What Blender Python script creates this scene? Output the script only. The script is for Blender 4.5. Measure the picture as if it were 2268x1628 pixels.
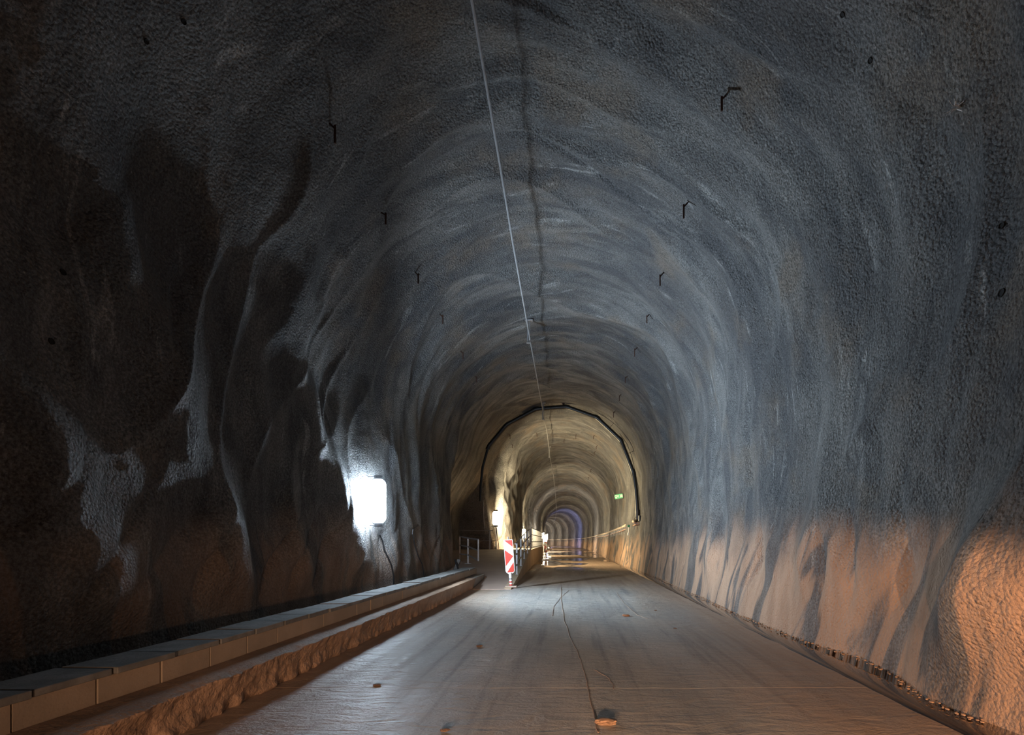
import bpy, bmesh, math, random
import numpy as np
from mathutils import Vector, Matrix

random.seed(7)
S = bpy.context.scene
for o in list(bpy.data.objects):
    bpy.data.objects.remove(o)
COL = S.collection

# ------------------------------------------------------------------ camera
F = 1150.0; W, H = 2268.0, 1628.0; VX, VY, CH = 1262.0, 1198.0, 1.4
cd = bpy.data.cameras.new('camera'); cam = bpy.data.objects.new('camera', cd); COL.objects.link(cam)
cam.location = (0, 0, CH); cam.rotation_euler = (math.pi/2, 0, 0)
cd.sensor_width = 36; cd.sensor_fit = 'HORIZONTAL'; cd.lens = 36*F/W
cd.shift_x = -(VX-W/2)/W; cd.shift_y = (VY-H/2)/W
cd.clip_start = .05; cd.clip_end = 900
S.camera = cam
# ------------------------------------------------------------------ world, exposure
w = bpy.data.worlds.new('world'); S.world = w; w.use_nodes = True
w.node_tree.nodes['Background'].inputs[0].default_value = (.02, .021, .024, 1)
w.node_tree.nodes['Background'].inputs[1].default_value = 0.1
S.view_settings.view_transform = 'Standard'; S.view_settings.look = 'None'
S.view_settings.gamma = 1; S.view_settings.use_curve_mapping = False
S.view_settings.exposure = -0.12

COOL = (.67, .84, 1.0); WARM = (1, .80, .47); BLUE = (.45, .50, 1.0); ORANGE = (1, .60, .36)
# the vehicle lamps behind the camera
HEAD_POWER = 4800
# wall lamps: y, local x, height, length, colour, emission of tube, area-light power (directed down the tunnel)
LAMPS = [
    (11.9, None, 2.31, 1.05, COOL, 150, 1400),
    (29.4, -4.19, 2.68, .85, WARM, 8, 2500),
    (46.5, None, 2.05, .90, WARM, 80, 1900),
    (64.0, None, 1.62, .90, (1, .87, .66), 160, 1500),
    (81.0, None, 2.2, .90, WARM, 20, 1500),
    (98.0, None, 2.2, .90, WARM, 20, 1300),
    (113.0, None, 2.2, .90, BLUE, 20, 3400),
    (129.0, None, 2.2, .90, (1, .85, .75), 20, 1500),
    (146.0, None, 2.2, .90, (1, .85, .65), 20, 2000),
    (163.0, None, 2.2, .90, (1, .85, .65), 20, 2200),
    (180.0, None, 2.2, .90, (1, .85, .65), 20, 2400),
    (198.0, None, 2.2, .90, (1, .85, .65), 20, 2400),
    (216.0, None, 2.2, .90, (1, .85, .65), 20, 2400),
    (236.0, None, 2.2, .90, (1, .85, .65), 20, 2400),
]

# ------------------------------------------------------------------ noise (vectorised gradient noise)
_rng = np.random.RandomState(11)
_P = _rng.permutation(256); _P = np.concatenate([_P, _P, _P])
_G = _rng.randn(256, 3); _G /= np.linalg.norm(_G, axis=1)[:, None]
def noise(x, y, z=0.0):
    x, y, z = np.broadcast_arrays(np.asarray(x, float), np.asarray(y, float), np.asarray(z, float))
    xi, yi, zi = np.floor(x).astype(int), np.floor(y).astype(int), np.floor(z).astype(int)
    xf, yf, zf = x-xi, y-yi, z-zi
    u, v, t = [a*a*a*(a*(a*6-15)+10) for a in (xf, yf, zf)]
    def g(i, j, k):
        h = _P[_P[_P[(xi+i) & 255]+((yi+j) & 255)]+((zi+k) & 255)]
        gg = _G[h]
        return gg[..., 0]*(xf-i)+gg[..., 1]*(yf-j)+gg[..., 2]*(zf-k)
    L = lambda a, b, q: a+(b-a)*q
    return L(L(L(g(0,0,0), g(1,0,0), u), L(g(0,1,0), g(1,1,0), u), v),
             L(L(g(0,0,1), g(1,0,1), u), L(g(0,1,1), g(1,1,1), u), v), t)*1.6
def sstep(a, b, x):
    t = np.clip((x-a)/(b-a), 0, 1); return t*t*(3-2*t)

# ------------------------------------------------------------------ tunnel surface
HS, R_, CR = 4.35, 4.2, 4.15
L1 = 4.7; LA = math.pi*4.175; LT = L1*2+LA
def xc(y):
    y = np.asarray(y, float)
    return -.5-np.where(y > 80, (y-80)**2/1100.0, 0)
BASE_Y = [0, 3.98, 4.48, 4.92, 5.57, 6.5, 7.5, 8.4, 10.3, 12.7, 16.8, 20, 24, 28]
BASE_X = [3.45, 3.39, 3.31, 3.32, 3.53, 3.61, 3.43, 3.39, 3.34, 3.43, 3.40, 3.5, 3.42, 3.45]
def surf(s, y):
    s, y = np.broadcast_arrays(np.asarray(s, float), np.asarray(y, float))
    h1 = -.35+s; h3 = -.35+(LT-s)
    phi = math.pi-(s-L1)/4.175
    left = s < L1; right = s > L1+LA
    h = np.where(left, h1, np.where(right, h3, HS+CR*np.sin(phi)))
    hw = R_-.3*np.clip((HS-h)/L1, 0, 1)**2
    x = np.where(left, -hw, np.where(right, hw, R_*np.cos(phi)))
    nx = np.where(left, 1., np.where(right, -1., -np.cos(phi)))
    nz = np.where(left | right, 0., -np.sin(phi))
    low = np.clip(1-h/3.2, 0, 1)            # 1 at the floor
    sl = h*.55*np.where(s > LT/2, 1, -1)
    # long swells following the spraying rings, warped
    wv = noise(s*.22, y*.12, 3.1)*1.6
    d = .17*noise(s*.13, y*.42+wv, 0.5)
    d += .12*noise(s*.30, y*.95+wv*1.2, 7.7)
    d += .065*noise(s*.62, y*1.7+wv, 2.2)
    rid = 1-np.abs(noise(s*.28, y*.62+wv*1.1, 12.3))*2.2
    d += .07*np.clip(rid, 0, 1)**3*(1-.4*low)
    rid3 = 1-np.abs(noise(s*.19, y*.50+wv*.8, 90.))*11
    d -= .055*np.clip(rid3, 0, 1)*sstep(.02, .25, noise(s*.3, y*.35, 95.))*sstep(1.5, 3., h)
    # folds hanging down the lower walls
    fold = noise(s*.35, (y+sl*.6)*1.5, 21.0)
    d += .10*fold*sstep(4.0, .8, h)
    rid2 = 1-np.abs(noise(s*.25, (y+sl*.7+.3*np.sin(h*2.2))*.95, 31.0))*2.4
    d -= .09*np.clip(rid2, 0, 1)**3*sstep(3.4, .6, h)
    # granular surface
    fade = sstep(45, 18, y)
    d += fade*(.010*noise(s*3.1, y*3.1, 40.)+.005*noise(s*6.5, y*6.5, 44.))
    L = s < LT/2
    # near left wall: deep lumps that catch the grazing light
    d += np.where(L, .12*noise(s*.30+4, y*.62, 61.)*sstep(12, 7, y)*sstep(-3, 1, y), 0)
    crest = 10.1-.55*np.clip(h-2.2, -1, 4)+.35*noise(s*.9, 2.0, 66.)
    d += np.where(L, (.22*np.exp(-((y-crest)/.75)**2)-.10*np.exp(-((y-crest-1.9)/.9)**2))*sstep(8.3, 6.3, h)*sstep(.2, 1.2, h), 0)
    d += np.where(L, .16*np.exp(-((y-7.6+.5*h)/.5)**2)*sstep(6.5, 4.5, h)+.15*np.exp(-((y-5.4+.45*h)/.45)**2)*sstep(7., 5., h), 0)
    # right wall measured bulges
    rgt = sstep(LT-8, LT-5.2, s)
    cy = 4.35-.35*np.clip(h, 0, 3)
    d += rgt*(.42*np.exp(-((y-cy)/.62)**2)*np.exp(-(np.clip(h-1.0, 0, 9)/1.0)**2)
              -.27*np.exp(-((y-cy-1.55)/.65)**2)*np.exp(-(np.clip(h-1.2, 0, 9)/1.1)**2))
    # keep the foot of the right wall on its measured line
    want = -(np.interp(y, BASE_Y, BASE_X)+.5-3.9)
    kf = sstep(1.1, .1, h)*np.where(y < 30, 1, 0)*(s > LT/2)
    d = d*(1-kf)+(want)*kf+kf*.03*fold
    d -= .16*np.exp(-((y-27.4)/.55)**2)*sstep(2.2, 3.2, h)
    # section beyond the black pipe is sprayed thicker
    d += .14*sstep(28.3, 28.9, y)
    up = sstep(.8, 2.0, h)*sstep(L1+5.0, L1+2.0, s)*np.where(L, 1, 0)
    st = 29.55+.35*noise(s*.8, 5., 70.)
    d += np.where(L, 1, 0)*sstep(L1+5.2, L1+1.0, s)*(.62+.22*noise(s*.9, y*.9, 72.))*sstep(st-.1, st+.9, y)*sstep(60, 34, y)
    # bay of the cross passage on the left
    bay = sstep(20.1, 21.3, y)*sstep(28.7, 28.5, y)*sstep(5.4, 2.2, h)*np.where(L, 1, 0)
    d -= 1.5*bay
    d += sstep(31, 40, y)*(.10*noise(y*.16, s*.05, 50.)+.10*noise(y*.34, s*.08, 51.))+.14*noise(y*.22, s*.03, 53.)*sstep(85, 110, y)
    # keep the left wall clear of the kerb at its foot
    kl = sstep(1.0, .3, h)*np.where(L, 1, 0)*sstep(19, 17, y)
    d = d*(1-kl)+(-.05+.03*fold)*kl
    X = x+nx*d+xc(y); Z = h+nz*d
    return np.stack([X, y+0*X, Z], -1)
def surf1(s, y): return Vector(surf(s, y).tolist())
def surf_n(s, y):
    a = surf1(s+.06, y)-surf1(s-.06, y); b = surf1(s, y+.06)-surf1(s, y-.06)
    n = a.cross(b).normalized(); c = Vector((float(xc(y)), y, 3.5))
    return n if n.dot(c-surf1(s, y)) > 0 else -n
_ss = np.linspace(0.3, LT-.3, 2400)
def hit_dir(dx, dz, y):
    """surface parameter met by the ray from the camera axis in direction (dx, dz) at depth y"""
    p = surf(_ss, y); a = np.arctan2(p[:, 2]-CH, p[:, 0]); t = math.atan2(dz, dx)
    df = np.abs(np.angle(np.exp(1j*(a-t))))
    return float(_ss[int(np.argmin(df))])
def hit_px(px, py):
    """surface parameter seen at a photo pixel, from the sampled lining"""
    g = GP[ROW0:ROW1]
    X = VX+F*g[..., 0]/g[..., 1]; Y = VY-F*(g[..., 2]-CH)/g[..., 1]
    d = np.hypot(X-px, Y-py)
    lim = max(float(d.min())*1.3, 5.)
    yy = np.where(d <= lim, g[..., 1], 1e9); near = float(yy.min())
    d = np.where(g[..., 1] < near+.6, d, 1e9)
    a, b = np.unravel_index(int(np.argmin(d)), d.shape)
    return float(sv[b]), float(rows[ROW0+a])
def P(px, py, y): return Vector(((px-VX)/F*y, y, CH+(VY-py)/F*y))

# ------------------------------------------------------------------ materials
class N:
    def __init__(s, name):
        s.m = bpy.data.materials.new(name); s.m.use_nodes = True; s.t = s.m.node_tree
        s.b = s.t.nodes['Principled BSDF']
        s.g = s.t.nodes.new('ShaderNodeNewGeometry')
    def n(s, k, **kw):
        q = s.t.nodes.new(k)
        for a, v in kw.items(): setattr(q, a, v)
        return q
    def l(s, a, b): s.t.links.new(a, b)
    def pos(s, sc=(1, 1, 1)):
        q = s.n('ShaderNodeVectorMath', operation='MULTIPLY'); s.l(s.g.outputs['Position'], q.inputs[0]); q.inputs[1].default_value = sc
        return q.outputs[0]
    def noise(s, sc=(1, 1, 1), scale=1, det=4, rough=.55, dist=0):
        q = s.n('ShaderNodeTexNoise'); s.l(s.pos(sc), q.inputs['Vector'])
        q.inputs['Scale'].default_value = scale; q.inputs['Detail'].default_value = det
        q.inputs['Roughness'].default_value = rough; q.inputs['Distortion'].default_value = dist
        return q.outputs['Fac']
    def ramp(s, v, a, b, c0=0., c1=1.):
        q = s.n('ShaderNodeMapRange', interpolation_type='SMOOTHSTEP'); s.l(v, q.inputs['Value'])
        q.inputs['From Min'].default_value = a; q.inputs['From Max'].default_value = b
        q.inputs['To Min'].default_value = c0; q.inputs['To Max'].default_value = c1
        return q.outputs[0]
    def mix(s, f, a, b):
        q = s.n('ShaderNodeMix', data_type='RGBA')
        for inp, v in ((q.inputs[0], f), (q.inputs[6], a), (q.inputs[7], b)):
            if isinstance(v, tuple): inp.default_value = v+(1,)
            elif isinstance(v, float): inp.default_value = v
            else: s.l(v, inp)
        return q.outputs[2]
    def math(s, op, a, b=None, c=None):
        q = s.n('ShaderNodeMath', operation=op)
        for i, v in enumerate((a, b, c)):
            if v is None: continue
            if isinstance(v, (int, float)): q.inputs[i].default_value = v
            else: s.l(v, q.inputs[i])
        return q.outputs[0]
    def bump(s, h, dist, st=1.0, prev=None):
        q = s.n('ShaderNodeBump'); s.l(h, q.inputs['Height']); q.inputs['Distance'].default_value = dist; q.inputs['Strength'].default_value = st
        if prev is not None: s.l(prev, q.inputs['Normal'])
        return q.outputs[0]
    def set(s, **kw):
        for k, v in kw.items():
            i = s.b.inputs[k.replace('_', ' ')]
            if isinstance(v, tuple): i.default_value = v+(1,)
            elif isinstance(v, (int, float)): i.default_value = v
            else: s.l(v, i)
        return s

def mat_shotcrete():
    m = N('shotcrete')
    zc = m.n('ShaderNodeSeparateXYZ'); m.l(m.g.outputs['Position'], zc.inputs[0]); z = zc.outputs[2]
    big = m.noise((.35, .55, .35), 1, 4)
    mid = m.noise((.5, 1.6, .5), 1.2, 6, .6, .6)
    fine = m.noise((1, 1, 1), 26, 3, .6)
    col = m.mix(m.ramp(big, .35, .68), (.070, .070, .073), (.150, .148, .143))
    col = m.mix(m.ramp(mid, .42, .66, 0, .75), col, (.046, .047, .052))
    pale = m.noise((.6, 2.4, .45), 1.1, 6, .65, 1.2)
    col = m.mix(m.ramp(pale, .58, .74, 0, .8), col, (.32, .32, .31))
    brn = m.noise((.4, .4, .4), 1.4, 5, .6)
    col = m.mix(m.ramp(brn, .50, .68, 0, .55), col, (.14, .105, .075))
    col = m.mix(m.ramp(fine, .62, .75, 0, .35), col, (.36, .35, .33))
    speck = m.noise((1, 1, 1), 34, 3, .7)
    mul = m.n('ShaderNodeVectorMath', operation='SCALE'); m.l(col, mul.inputs[0]); m.l(m.ramp(speck, .36, .66, .55, 1.55), mul.inputs['Scale']); col = mul.outputs[0]
    lime = m.noise((1, 1, .7), 3.3, 5, .75, .8)
    col = m.mix(m.ramp(lime, .70, .76, 0, .6), col, (.42, .43, .44))
    # ochre dust and mud splashed on the lower walls, washed off in streaks
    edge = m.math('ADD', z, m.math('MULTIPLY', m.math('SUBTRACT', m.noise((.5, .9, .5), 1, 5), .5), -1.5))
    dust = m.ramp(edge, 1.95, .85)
    slant = m.n('ShaderNodeCombineXYZ')
    m.l(m.math('MULTIPLY', z, .22), slant.inputs[0])
    yy = m.n('ShaderNodeSeparateXYZ'); m.l(m.g.outputs['Position'], yy.inputs[0])
    m.l(m.math('MULTIPLY', m.math('ADD', yy.outputs[1], m.math('MULTIPLY', z, .35)), 1.25), slant.inputs[1])
    st = m.n('ShaderNodeTexNoise'); m.l(slant.outputs[0], st.inputs['Vector']); st.inputs['Scale'].default_value = 1.3; st.inputs['Detail'].default_value = 4; st.inputs['Distortion'].default_value = .7
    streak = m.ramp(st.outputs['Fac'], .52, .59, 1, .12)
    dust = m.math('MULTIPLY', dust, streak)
    dust = m.math('MULTIPLY', dust, m.ramp(m.n('ShaderNodeSeparateXYZ').outputs[0] if False else yy.outputs[0], -3.9, 1.0, .35, 1.0))  # dust thinned towards the left wall, darkening it in place of weaker lamp light
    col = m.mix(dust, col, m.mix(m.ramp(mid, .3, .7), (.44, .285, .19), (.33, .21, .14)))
    grain = m.n('ShaderNodeTexVoronoi'); m.l(m.pos((1, 1, 1)), grain.inputs['Vector']); grain.inputs['Scale'].default_value = 30
    hgt = m.math('ADD', m.math('MULTIPLY', grain.outputs['Distance'], -.8), m.math('MULTIPLY', m.noise((1, 1, 1), 24, 5, .7), 1.3))
    b1 = m.bump(hgt, .034, 1.0)
    b2 = m.bump(m.noise((1, 1.8, 1), 1.8, 3, .5, .4), .08, .7, b1)
    rough = m.math('ADD', m.ramp(mid, .35, .65, .42, .68), m.math('MULTIPLY', dust, .2))
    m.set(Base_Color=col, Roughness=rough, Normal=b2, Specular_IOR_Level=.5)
    return m.m
def mat_road():
    m = N('road_concrete')
    a = m.noise((1.1, .35, 1), 1, 5, .6); f = m.noise((1, 1, 1), 40, 3)
    s1 = m.noise((5.5, .22, 1), 1, 5, .6); s2 = m.noise((1.0, 6.5, 1), 1, 4, .55, .5)
    col = m.mix(m.ramp(a, .35, .68), (.28, .27, .255), (.40, .37, .33))
    col = m.mix(m.ramp(s1, .50, .70, 0, .55), col, (.13, .13, .135))
    col = m.mix(m.ramp(s2, .55, .72, 0, .3), col, (.34, .32, .29))
    col = m.mix(m.ramp(f, .6, .8, 0, .3), col, (.12, .115, .11))
    # mud towards the edges
    sx = m.n('ShaderNodeSeparateXYZ'); m.l(m.g.outputs['Position'], sx.inputs[0])
    e = m.math('ADD', m.math('ABSOLUTE', sx.outputs[0]), m.math('MULTIPLY', m.math('SUBTRACT', a, .5), 2.0))
    far = m.ramp(sx.outputs[1], 14, 18)
    mud = m.math('MAXIMUM', m.ramp(e, 1.1, 2.8, 0, .75), m.math('MULTIPLY', far, .8))
    col = m.mix(mud, col, (.29, .185, .12))
    # standing water beyond the barrier
    wet = m.math('MULTIPLY', m.ramp(m.noise((.30, .12, 1), 1.0, 2, .4, .3), .47, .52), m.ramp(sx.outputs[1], 21, 27))
    near = m.math('MULTIPLY', m.ramp(m.noise((.5, .16, 1), 1.3, 3, .5, .2), .40, .62), .18)
    rough = m.math('SUBTRACT', m.ramp(s1, .35, .7, .50, .64), near)
    rough = m.math('ADD', m.math('MULTIPLY', rough, m.math('SUBTRACT', 1., wet)), m.math('MULTIPLY', wet, .05))
    col = m.mix(wet, col, (.06, .05, .04))
    dry = m.math('SUBTRACT', 1.0, wet)
    hh = m.math('MULTIPLY', m.math('ADD', m.noise((1, 1.5, 1), 30, 5, .65), m.math('MULTIPLY', m.noise((1.2, 3.0, 1), 2.2, 4, .55, 1.0), 3.2)), dry)
    m.set(Base_Color=col, Roughness=rough, Normal=m.bump(hh, .018, 1.0), Specular_IOR_Level=.6)
    return m.m
def mat_conc(name, c0, c1, rough=.75, sc=6, bd=.004, fine=60):
    m = N(name)
    a = m.noise((1, 1, 1), sc, 5, .6); f = m.noise((1, 1, 1), fine, 3)
    col = m.mix(m.ramp(a, .35, .68), c0, c1)
    col = m.mix(m.ramp(f, .62, .78, 0, .35), col, tuple(v*.55 for v in c0))
    m.set(Base_Color=col, Roughness=rough, Normal=m.bump(m.math('ADD', f, m.math('MULTIPLY', a, 2.)), bd, .8))
    return m.m
def mat_plain(name, c, rough=.5, metal=0., var=.25):
    m = N(name)
    a = m.noise((1, 1, 1), 9, 4)
    m.set(Base_Color=m.mix(m.ramp(a, .3, .7, 0, var*2), c, tuple(v*.6 for v in c)), Roughness=rough, Metallic=metal)
    return m.m
def mat_emit(name, c, st):
    m = N(name); m.set(Base_Color=(.8, .8, .8), Emission_Color=c, Emission_Strength=st, Roughness=.4); return m.m
def mat_water():
    m = N('ditch_water')
    n_ = m.noise((1, .8, 1), 3.0, 3, .5); a = m.noise((1, .5, 1), 2.2, 5, .6)
    m.set(Base_Color=m.mix(m.ramp(a, .4, .65), (.06, .036, .024), (.11, .065, .04)), Roughness=.04, Specular_IOR_Level=.7, Normal=m.bump(n_, .002, .5))
    return m.m
M = dict(
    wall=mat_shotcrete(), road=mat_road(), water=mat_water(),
    block=mat_conc('kerb_block_concrete', (.30, .235, .175), (.36, .28, .21), .7, 3, .003),
    slab=mat_conc('coping_concrete', (.13, .127, .122), (.215, .208, .20), .78, 5, .004),
    ledge=mat_conc('muddy_concrete', (.26, .17, .115), (.40, .26, .175), .75, 2.5, .018, 34),
    ledgetop=mat_conc('ledge_top_concrete', (.20, .18, .165), (.30, .27, .24), .6, 2.5, .006),
    ramp=mat_conc('ramp_concrete', (.32, .23, .19), (.38, .28, .225), .7, 1.3, .005, 22),
    rampwall=mat_conc('ramp_wall_concrete', (.42, .31, .21), (.50, .37, .25), .7, 1.0, .004, 22),
    mud=mat_conc('mud', (.14, .085, .055), (.26, .16, .10), .7, 8, .03, 25),
    galv=mat_plain('galvanised_steel', (.27, .275, .29), .5, .5),
    dark=mat_plain('dark_steel', (.06, .06, .065), .45, .6),
    rust=mat_plain('rusty_steel', (.055, .022, .014), .85, .2),
    black=mat_plain('black_plastic', (.012, .012, .013), .38),
    pipe=mat_plain('beige_pipe', (.52, .42, .32), .45),
    tray=mat_plain('copper_brown_tray', (.42, .24, .17), .5, .2),
    white=mat_plain('white_paint', (.62, .61, .60), .45, 0, .08),
    red=mat_plain('red_paint', (.42, .022, .012), .42, 0, .1),
    green=mat_plain('green_paint', (.02, .30, .13), .5, 0, .1),
    cable=mat_plain('grey_cable', (.27, .27, .28), .28),
    stone=mat_conc('stone_chunk', (.30, .18, .11), (.42, .25, .15), .8, 20, .004),
    hole=mat_plain('painted_hole_shade', (.006, .005, .005), .9),
)

# ------------------------------------------------------------------ helpers
def link(name, me, mat, parent=None, smooth=False):
    o = bpy.data.objects.new(name, me); COL.objects.link(o)
    if mat is not None and not me.materials: me.materials.append(mat)
    if parent is not None: o.parent = parent
    if smooth:
        me.polygons.foreach_set('use_smooth', np.ones(len(me.polygons), bool))
    return o
def from_bm(name, bm, mat, parent=None, smooth=False):
    me = bpy.data.meshes.new(name); bmesh.ops.recalc_face_normals(bm, faces=bm.faces[:]); bm.to_mesh(me); bm.free()
    o = link(name, me, mat, parent, smooth)
    if smooth: 
        try: me.set_sharp_from_angle(angle=math.radians(40))
        except Exception: pass
    return o
def empty(name, loc, label, cat, group=None, rz=0):
    o = bpy.data.objects.new(name, None); COL.objects.link(o); o.location = loc; o.rotation_euler = (0, 0, rz)
    o.empty_display_size = .1
    return tag(o, label, cat, group)
def tag(o, label, cat, group=None):
    o['label'] = label; o['category'] = cat
    if group: o['group'] = group
    return o
def structure(o, label=None):
    o['kind'] = 'structure'
    if label: o['label'] = label; o['category'] = label.split()[-1] if False else 'structure'
    return o
def add_box(bm, c, s, bev=0, rot=None):
    r = bmesh.ops.create_cube(bm, size=1)
    vs = r['verts']
    bmesh.ops.scale(bm, vec=s, verts=vs)
    if bev:
        es = list({e for v in vs for e in v.link_edges})
        rr = bmesh.ops.bevel(bm, geom=es, offset=bev, segments=1, affect='EDGES')
        vs = list({v for f in rr['faces'] for v in f.verts} | {v for v in vs if v.is_valid})
    if rot is not None: bmesh.ops.rotate(bm, cent=(0, 0, 0), matrix=rot, verts=vs)
    bmesh.ops.translate(bm, vec=c, verts=vs)
    return vs
def add_tube(bm, pts, r, n=8, cap=True):
    pts = [Vector(p) for p in pts]; rings = []
    up = Vector((0, 0, 1))
    for i, p in enumerate(pts):
        a = pts[max(i-1, 0)]; b = pts[min(i+1, len(pts)-1)]; d = (b-a).normalized()
        u = d.cross(up) if abs(d.dot(up)) < .95 else d.cross(Vector((0, 1, 0)) if abs(d.y) < .9 else Vector((1, 0, 0)))
        u.normalize(); v = d.cross(u).normalized()
        if rings:
            pu = prev
            u = (pu-d*pu.dot(d)).normalized(); v = d.cross(u).normalized()
        prev = u
        rr = r[i] if isinstance(r, (list, tuple)) else r
        rings.append([bm.verts.new(p+(u*math.cos(2*math.pi*k/n)+v*math.sin(2*math.pi*k/n))*rr) for k in range(n)])
    for a, b in zip(rings, rings[1:]):
        for k in range(n): bm.faces.new((a[k], a[(k+1) % n], b[(k+1) % n], b[k]))
    if cap:
        bm.faces.new(rings[0][::-1]); bm.faces.new(rings[-1])
def tube(name, pts, r, mat, parent=None, n=8):
    bm = bmesh.new(); add_tube(bm, pts, r, n); return from_bm(name, bm, mat, parent, True)
def box(name, c, s, mat, parent=None, bev=0, rot=None):
    bm = bmesh.new(); add_box(bm, c, s, bev, rot); return from_bm(name, bm, mat, parent)
def grid(name, fn, us, vs, mat, parent=None, smooth=True):
    """mesh from fn(U, V) -> (..., 3)"""
    U, V = np.meshgrid(us, vs, indexing='ij'); p = fn(U, V).reshape(-1, 3)
    nu, nv = len(us), len(vs); i = np.arange(nu-1)[:, None]*nv+np.arange(nv-1)[None, :]
    q = np.stack([i, i+nv, i+nv+1, i+1], -1).reshape(-1, 4)
    me = bpy.data.meshes.new(name); me.vertices.add(len(p)); me.vertices.foreach_set('co', p.ravel())
    me.loops.add(q.size); me.loops.foreach_set('vertex_index', q.ravel().astype(np.int32))
    me.polygons.add(len(q)); me.polygons.foreach_set('loop_start', np.arange(0, q.size, 4, dtype=np.int32))
    me.update(calc_edges=True); me.validate()
    return link(name, me, mat, parent, smooth)

# ------------------------------------------------------------------ tunnel lining: three pieces of one sprayed surface
rows = [-9.0]
while rows[-1] < 285:
    y = rows[-1]; st = .35 if y < 1 else (.12 if y < 3 else max(.04, y*.0055))
    if 28 < y < 31: st = .09
    rows.append(y+st)
rows = np.array(rows)
NS = 520
ROW0 = int(np.searchsorted(rows, 2.5)); ROW1 = int(np.searchsorted(rows, 60))
sv = np.linspace(0, LT, NS)
GP = surf(sv[None, :], rows[:, None])
gu = np.gradient(GP, axis=1); gv = np.gradient(GP, axis=0)
GN = np.cross(gv, gu); GN /= np.linalg.norm(GN, axis=-1, keepdims=True)
mid = GP[len(rows)//2, NS//2]
if GN[len(rows)//2, NS//2, 2] > 0: GN = -GN
k1 = int(np.searchsorted(sv, L1-.2)); k2 = int(np.searchsorted(sv, L1+LA+.2))
def lining(name, a, b):
    p = GP[:, a:b+1].reshape(-1, 3); n_ = GN[:, a:b+1].reshape(-1, 3); nu, nv = len(rows), b+1-a
    i = np.arange(nu-1)[:, None]*nv+np.arange(nv-1)[None, :]
    q = np.stack([i, i+nv, i+nv+1, i+1], -1).reshape(-1, 4)
    me = bpy.data.meshes.new(name); me.vertices.add(len(p)); me.vertices.foreach_set('co', p.ravel())
    me.loops.add(q.size); me.loops.foreach_set('vertex_index', q.ravel().astype(np.int32))
    me.polygons.add(len(q)); me.polygons.foreach_set('loop_start', np.arange(0, q.size, 4, dtype=np.int32))
    me.update(calc_edges=True)
    pn = np.array(me.polygons[len(q)//2].normal); vn = n_[q[len(q)//2][0]]
    if pn.dot(vn) < 0:
        q = q[:, ::-1].copy(); me.loops.foreach_set('vertex_index', q.ravel().astype(np.int32)); me.update(calc_edges=True)
    me.polygons.foreach_set('use_smooth', np.ones(len(q), bool))
    me.normals_split_custom_set_from_vertices(n_.tolist())
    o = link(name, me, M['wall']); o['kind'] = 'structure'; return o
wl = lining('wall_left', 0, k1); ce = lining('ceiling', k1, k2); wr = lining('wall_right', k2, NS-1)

# ------------------------------------------------------------------ ground
def sub_fn(U, V):
    x = U+xc(V)+.5; z = -.16+.03*noise(U*1.3, V*1.3, 5.)+.02*noise(U*5, V*5, 8.)
    z = np.where((U > 2.9) & (V < 60), z-.03+.02*noise(U*2, V*.8, 9.)*sstep(3.1, 3.4, U), z)
    return np.stack([x, V+0*x, z], -1)
ys = np.concatenate([np.arange(-9, 3, .5), np.arange(3, 30, .12), np.arange(30, 286, 1.5)])
xs = np.concatenate([np.arange(-5.2, 2.7, .4), np.arange(2.7, 4.7, .09)])
fl = grid('floor', sub_fn, xs, ys, M['mud']); fl['kind'] = 'structure'
# road slabs: edge-to-edge concrete, joints recessed
XL, XR = -2.86, 2.84
joints = [-9, -5.3, -1.9, 1.5, 4.95, 8.2, 11.7, 15.2, 18.7, 22.2, 25.7, 29.2, 32.7, 36.2, 39.7, 43.2, 46.7, 50.2]
y = 50.2
while y < 282: y += 7.0; joints.append(y)
for j, (a, b) in enumerate(zip(joints, joints[1:])):
    a += .0025; b -= .0025
    dy = .08 if b < 20 else (.4 if b < 60 else 1.5); nx_ = 46 if b < 20 else 14
    vv = np.linspace(a, b, max(2, int((b-a)/dy)))
    uu = np.linspace(XL, XR, nx_)
    off = random.uniform(-.001, .001)
    def fn(U, V, off=off):
        x = U+xc(V)+.5; edge = (U >= XR-1e-6)
        x = x+np.where(edge, .025*noise(V*2.2, 1.0, 3.), 0)
        z = off+.010*noise(U*.7, V*.7, 1.)+.004*noise(U*3, V*4, 2.)
        return np.stack([x, V+0*x, z], -1)
    o = grid('road_slab', fn, uu, vv, M['road'], fl)
    bm = bmesh.new(); bm.from_mesh(o.data)
    be = [e for e in bm.edges if e.is_boundary]
    r = bmesh.ops.extrude_edge_only(bm, edges=be)
    for v in r['geom']:
        if isinstance(v, bmesh.types.BMVert): v.co.z = -.17
    bmesh.ops.recalc_face_normals(bm, faces=bm.faces[:])
    bm.to_mesh(o.data); bm.free()
    o.data.set_sharp_from_angle(angle=math.radians(40))

# water in the ditch on the right
wt = grid('ditch_water', lambda U, V: np.stack([U+xc(V)+.5, V+0*U, -.075+0*U], -1), np.array([2.80, 3.2, 3.85]),
          np.concatenate([np.arange(-6, 30, 1.0), np.arange(30, 120, 5.)]), M['water'])
wt.modifiers.new('depth', 'SOLIDIFY').thickness = .06
tag(wt, 'shallow brown water standing in the ditch between road edge and right wall', 'water'); wt['kind'] = 'stuff'

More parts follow.
